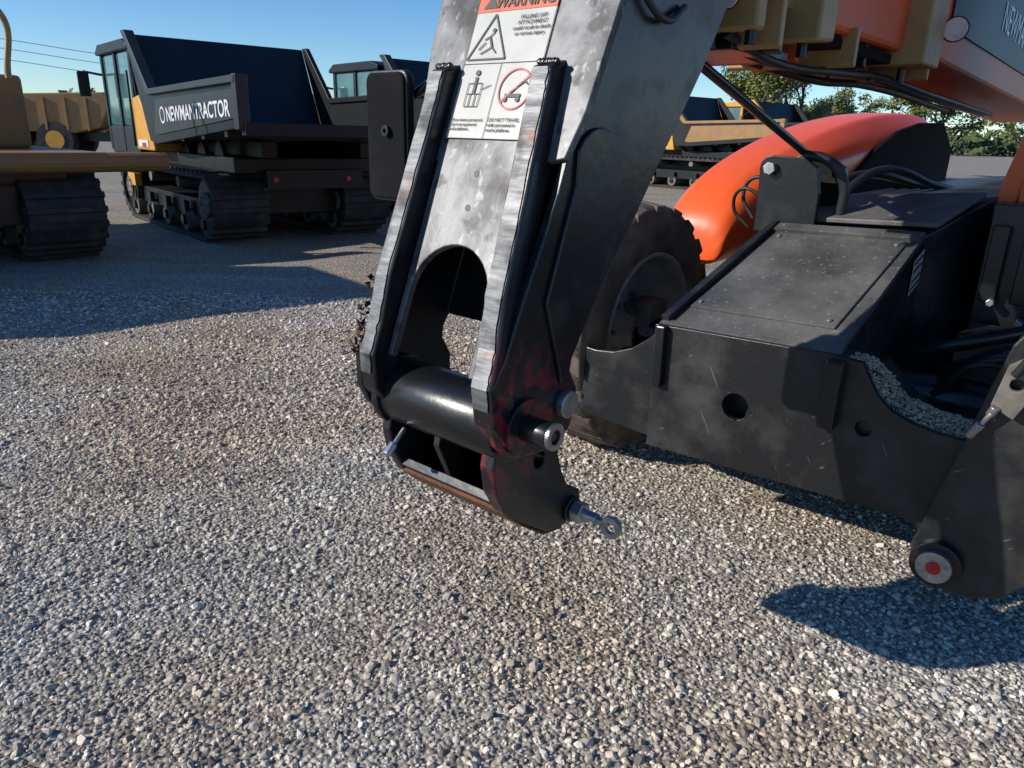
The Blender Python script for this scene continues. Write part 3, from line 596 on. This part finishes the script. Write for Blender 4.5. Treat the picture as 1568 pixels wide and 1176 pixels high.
def carrier(name,loc,rz,body=CAR,panel=CARL,inner=CARI,eng=YEL,lettering=True,Lt=4.5,cabm=None,frame=CAR,sc=1.0):
    P=empty(name,loc,rz,sc); cabm=cabm or body
    track(P,0,.75,Lt,.93,frame=frame); track(P,1.9,2.65,Lt,.93,frame=frame)
    box("undercarriage",(.75,.3,.35),(1.9,Lt-.2,.85),frame,P,.03); box("main_frame",(.25,-.2,.95),(2.4,Lt+.1,1.15),body,P,.02)
    box("yellow_bracket",(.02,Lt-.75,.55),(.13,Lt-.35,.75),eng,P)
    for s_ in (.3,1.0,1.7): prism("hoist_gusset",[(s_,1.15),(s_+.35,1.15),(s_+.18,1.45)],'x',.3,.36,body,P)
    box("hoist_beam",(.5,-.5,1.16),(.7,2.3,1.36),body,P); box("hoist_beam",(1.9,-.5,1.16),(2.1,2.3,1.36),body,P)
    box("tail_bumper",(.6,-.35,.75),(2.0,-.2,1.0),body,P)
    for w_ in (.72,1.78): cyl("tail_lamp",(w_,-.36,.88),(w_,-.348,.88),.035,REDI,P,seg=16)
    prism("engine_cover",[(2.2,1.15),(3.12,1.15),(3.12,1.9),(2.75,1.95),(2.3,1.55)],'x',-.04,2.6,eng,P,.03)
    c0,c1_=.0,1.25
    for (w_,s_) in ((c0,3.15),(c0,4.85),(c1_-.09,3.15),(c1_-.09,4.85)):
        box("cab_post",(w_,s_-.05,1.1),(w_+.09,s_+.05,2.62),cabm,P,.015)
    box("cab_post",(c0-.002,3.95,1.1),(c0+.07,4.05,2.6),cabm,P,.01)
    box("cab_lower",(c0+.01,3.2,1.05),(c1_,4.86,1.5),cabm,P,.03)
    prism("cab_roof",[(3.05,2.6),(3.05,2.68),(3.3,2.76),(4.8,2.76),(5.0,2.66),(5.0,2.6)],'x',c0-.04,c1_+.04,cabm,P,.02)
    box("cab_glass",(c0+.03,3.18,1.5),(c1_-.03,4.84,2.6),GLASS,P,.02)
    cyl("cab_mirror_arm",(c0,4.9,2.3),(c0-.25,5.05,2.35),.02,BLK,P,seg=8); box("cab_mirror",(c0-.35,5.02,1.95),(c0-.17,5.07,2.35),BLK,P,.02)
    cyl("grab_rail",(c0-.06,3.1,1.2),(c0-.06,3.1,2.3),.018,BLK,P,seg=8)
    hose("guard_rail",[(c0+.02,2.5,1.9),(c0+.02,2.5,2.3),(c0+.02,3.0,2.35),(c0+.02,3.0,1.9)],.018,BLK,P)
    box("cab_step",(c0-.05,3.4,.98),(c0+.2,4.6,1.05),BLK,P)
    box("side_sticker",(-.052,2.45,1.2),(-.041,2.95,1.3),TXW,P,0); box("side_sticker",(-.056,2.55,1.2),(-.0525,2.75,1.26),REDI,P,0)
    so_=[(-1.45,1.52),(-1.5,2.02),(1.75,1.95),(1.83,1.97),(2.62,2.80),(2.76,2.80),(2.05,1.30),(1.7,1.27)]
    prism("skip_side_left",so_,'x',-.12,-.04,body,P,.01); prism("skip_side_right",so_,'x',2.66,2.74,body,P,.01)
    prism("skip_side_panel",[(-1.36,1.62),(-1.40,1.93),(1.55,1.86),(1.75,1.42),(1.6,1.39)],'x',-.135,-.119,panel,P,.006)
    prism("skip_side_rim",[(-1.5,1.99),(-1.5,2.07),(1.8,2.0),(1.8,1.92)],'x',-.17,.0,panel,P,.01)
    prism("skip_side_rim",[(-1.5,1.99),(-1.5,2.07),(1.8,2.0),(1.8,1.92)],'x',2.62,2.79,body,P,.01)
    prism("skip_corner_beam",[(1.70,1.95),(1.86,1.93),(2.78,2.82),(2.60,2.82)],'x',-.16,-.02,panel,P,.01)
    prism("skip_tail_post",[(-1.53,1.50),(-1.53,2.08),(-1.40,2.08),(-1.38,1.50)],'x',-.16,-.02,panel,P,.01)
    prism("skip_headboard",[(2.05,1.28),(2.74,2.78),(2.82,2.78),(2.15,1.26)],'x',-.04,2.66,inner,P,.01)
    for w_ in (.5,1.3,2.1): prism("headboard_stiffener",[(2.15,1.3),(2.82,2.74),(2.9,2.74),(2.3,1.3)],'x',w_,w_+.1,body,P)
    prism("skip_floor",[(-1.5,1.50),(-1.5,1.56),(2.1,1.34),(2.1,1.26)],'x',-.04,2.66,inner,P,.004)
    box("skip_tail_lip",(-.1,-1.56,1.44),(2.72,-1.44,1.58),body,P)
    for s_ in (-1.0,-.2,.6,1.3): prism("skip_floor_rib",[(s_,1.47-.05*s_),(s_+.1,1.47-.05*s_),(s_+.1,1.36-.05*s_),(s_,1.36-.05*s_)],'x',-.1,2.7,body,P)
    if lettering:
        text("skip_lettering","NEWMANTRACTOR",(-.14,1.10,1.575),(0,-1,.03),(0,.03,1),.255,TXW,P,bold=.004)
        ring("skip_logo",(1.28,1.655),'x',.085,.11,-.139,-.1365,TXW,P)
    return P
rzc=math.atan2(.65,.76)
carrier("tracked_dump_carrier",(-3.95,9.85,0),rzc)
carrier("tracked_dump_carrier",(-.65,12.6,0),rzc)
carrier("tracked_dump_carrier",(6.3,22.5,0),rzc,body=CAR,panel=BRN,inner=CARI,lettering=False,cabm=YEL)
carrier("tracked_dump_carrier",(9.9,25.5,0),rzc,body=CAR,panel=YEL,inner=CAR,lettering=False,cabm=YEL)
carrier("tracked_dump_carrier",(14.5,33.0,0),rzc,body=CAR,panel=YEL,inner=BRN,lettering=False,cabm=YEL)

Fb=empty("tracked_flatbed_carrier",(-5.3,8.15,0),rzc+.12)
track(Fb,0,.8,4.2,1.0); track(Fb,-1.9,-1.1,4.2,1.0)
box("main_frame",(-1.8,.2,.85),(.5,4.2,1.05),BLK,Fb); box("undercarriage",(-1.1,.2,.45),(0,4,.9),BLK,Fb)
box("bed_post",(.15,.2,.9),(.27,.35,1.1),TAN,Fb)
prism("bed_edge_beam",circ(0,1.11,.11,16),'x',-2.2,1.55,BRN,Fb,.0)
prism("bed_deck",[(-.1,1.13),(-.1,1.22),(4.4,1.22),(4.4,1.13)],'x',-2.1,.85,BRN,Fb,.01)
hose("hand_rail",[(.36,1.2,2.0),(.34,1.2,2.75),(-.4,1.25,2.82),(-.5,1.25,2.0)],.035,TAN,Fb)
box("engine_box",(-1.9,1.4,1.22),(.55,3.6,2.05),BRN,Fb,.05)
S0=empty("unseen_shadow_caster",(-7.4,4.95,0),rzc)  # container-shaped block added out of view to throw the big shadow across the gravel
box("shell",(-1.42,0,.12),(1.42,1.8,2.7),SHCAST,S0,.02)
for k in range(14): box("corrugation",(-1.36+.2*k,-.03,.25),(-1.26+.2*k,.0,2.58),SHCAST,S0,.01)
for k in range(8): box("corrugation",(1.42,.1+.2*k,.25),(1.45,.2+.2*k,2.58),SHCAST,S0,.01)
for a_ in (-1.44,1.30):
    for b_ in (-.02,1.68): box("shadow_caster_corner",(a_,b_,0),(a_+.14,b_+.14,.14),BLK,S0)
for name,xx,yy in (("articulated_dump_truck",-20.5,35),("articulated_dump_truck",-13.4,37)):
    A=empty(name,(xx,yy,0),.15)
    prism("dump_body",[(-2.2,1.1),(-2.6,2.3),(-2.2,2.55),(2.4,2.75),(2.7,2.4),(2.1,1.3),(1.0,1.05)],'y',-1.4,1.4,BRN,A,.05)
    for k in range(5): box("body_rib",(-1.8+.85*k,-1.46,1.15),(-1.7+.85*k,-1.4,2.5),BRN,A,.01)
    box("truck_frame",(-2.4,-.5,.7),(4.6,.5,1.1),BLK,A); prism("truck_cab",[(3.0,1.1),(3.0,3.0),(4.0,3.0),(4.3,2.1),(5.4,1.9),(5.5,1.0)],'y',-1.1,1.1,YEL,A,.05)
    box("truck_window",(3.15,-1.13,2.1),(3.9,-1.1,2.85),GLASS,A)
    for x_ in (-1.6,.2,4.2):
        for y_ in (-1.45,.9): cyl("truck_wheel",(x_,y_,.75),(x_,y_+.55,.75),.75,RUB,A)
        cyl("truck_hub",(x_,-1.47,.75),(x_,-1.44,.75),.38,YEL,A)
# ------------------------------------------------------------ trees
def tree(name,loc,h,spread,nleaf,m,seed=0,lsz=.13):
    r=random.Random(seed); E=empty(name,loc); V=[];F=[];tips=[]
    def limb(p,d,L_,rad,dep):
        q=p+d*L_; u=d.orthogonal().normalized(); w_=d.cross(u); b0=len(V)
        for (c,rr) in ((p,rad),(q,rad*.62)):
            for k in range(6): a=k*math.pi/3; V.append(c+u*rr*math.cos(a)+w_*rr*math.sin(a))
        for k in range(6): F.append([b0+k,b0+(k+1)%6,b0+6+(k+1)%6,b0+6+k])
        if dep>=1: tips.append((q,dep)); tips.append((p.lerp(q,.5),dep))
        if dep<5:
            for k in range(3 if dep<3 else 2):
                nd=(d+Vector((r.gauss(0,.55)*spread,r.gauss(0,.55)*spread,r.gauss(.15,.3)))).normalized()
                limb(q if k else p.lerp(q,.75),nd,L_*r.uniform(.66,.86),rad*.6,dep+1)
    limb(Vector((0,0,0)),Vector((.03,0,1)),h*.24,h*.016,0)
    obj("trunk_and_limbs",V,F,BARK,E)
    V=[];F=[]
    for i in range(nleaf):
        c,dep=r.choice(tips); c=c+Vector((r.gauss(0,.35),r.gauss(0,.35),r.gauss(0,.28)))*h*.06
        a=Vector((r.gauss(0,1),r.gauss(0,1),r.gauss(0,1))).normalized(); b=a.orthogonal().normalized(); s_=lsz*r.uniform(.5,1.3)
        b0=len(V); V+=[c-a*s_,c+b*s_*.5,c+a*s_,c-b*s_*.5]; F.append([b0,b0+1,b0+2,b0+3])
    obj("foliage",V,F,m,E)
    return E
tree("deciduous_tree",(9.0,30,0),7.0,1.0,9000,LEAF,3,.08)
tree("deciduous_tree",(11.3,32,0),7.2,1.0,9000,LEAF,5,.08)
tree("deciduous_tree",(13.6,34,0),5.2,1.0,6000,LEAF,21,.08)
tree("deciduous_tree",(20.0,37,0),6.8,1.0,8500,LEAF,8,.09)
tree("deciduous_tree",(22.8,35,0),6.0,1.1,6500,LEAF,12,.09)
tree("deciduous_tree",(17,45,0),5.0,1.0,3500,LEAFG,15,.1)
V=[];F=[];r=random.Random(5)
for i in range(16000):
    x=r.uniform(-160,170); y=115+r.gauss(0,5); hh=3.2+1.6*math.sin(x*.09)+1.0*math.sin(x*.31+1)+.6*math.sin(x*1.1)
    z=hh*r.random()**.7; s_=r.uniform(.3,.9); a=Vector((r.gauss(0,1),r.gauss(0,1),r.gauss(0,1))).normalized()*s_; b=a.orthogonal().normalized()*s_*.7
    c=Vector((x,y,z)); b0=len(V); V+=[c-a,c+b,c+a,c-b]; F.append([b0,b0+1,b0+2,b0+3])
obj("distant_trees",V,F,LEAFG)
Up=empty("utility_pole",(-37.5,55,0)); cyl("pole",(0,0,0),(0,0,7.2),.14,BARK,Up); cyl("crossarm",(-1.0,0,6.6),(1.0,0,6.6),.07,BARK,Up)
W=empty("power_lines",(0,0,0))
for k,dz in enumerate((6.9,6.3,5.6)):
    hose("wire",[(-75,48,dz+1.0),(-37.5,55,dz),(-28,56.5,dz-1.0),(-20,58,dz-1.3)],.02,WIRE,W)
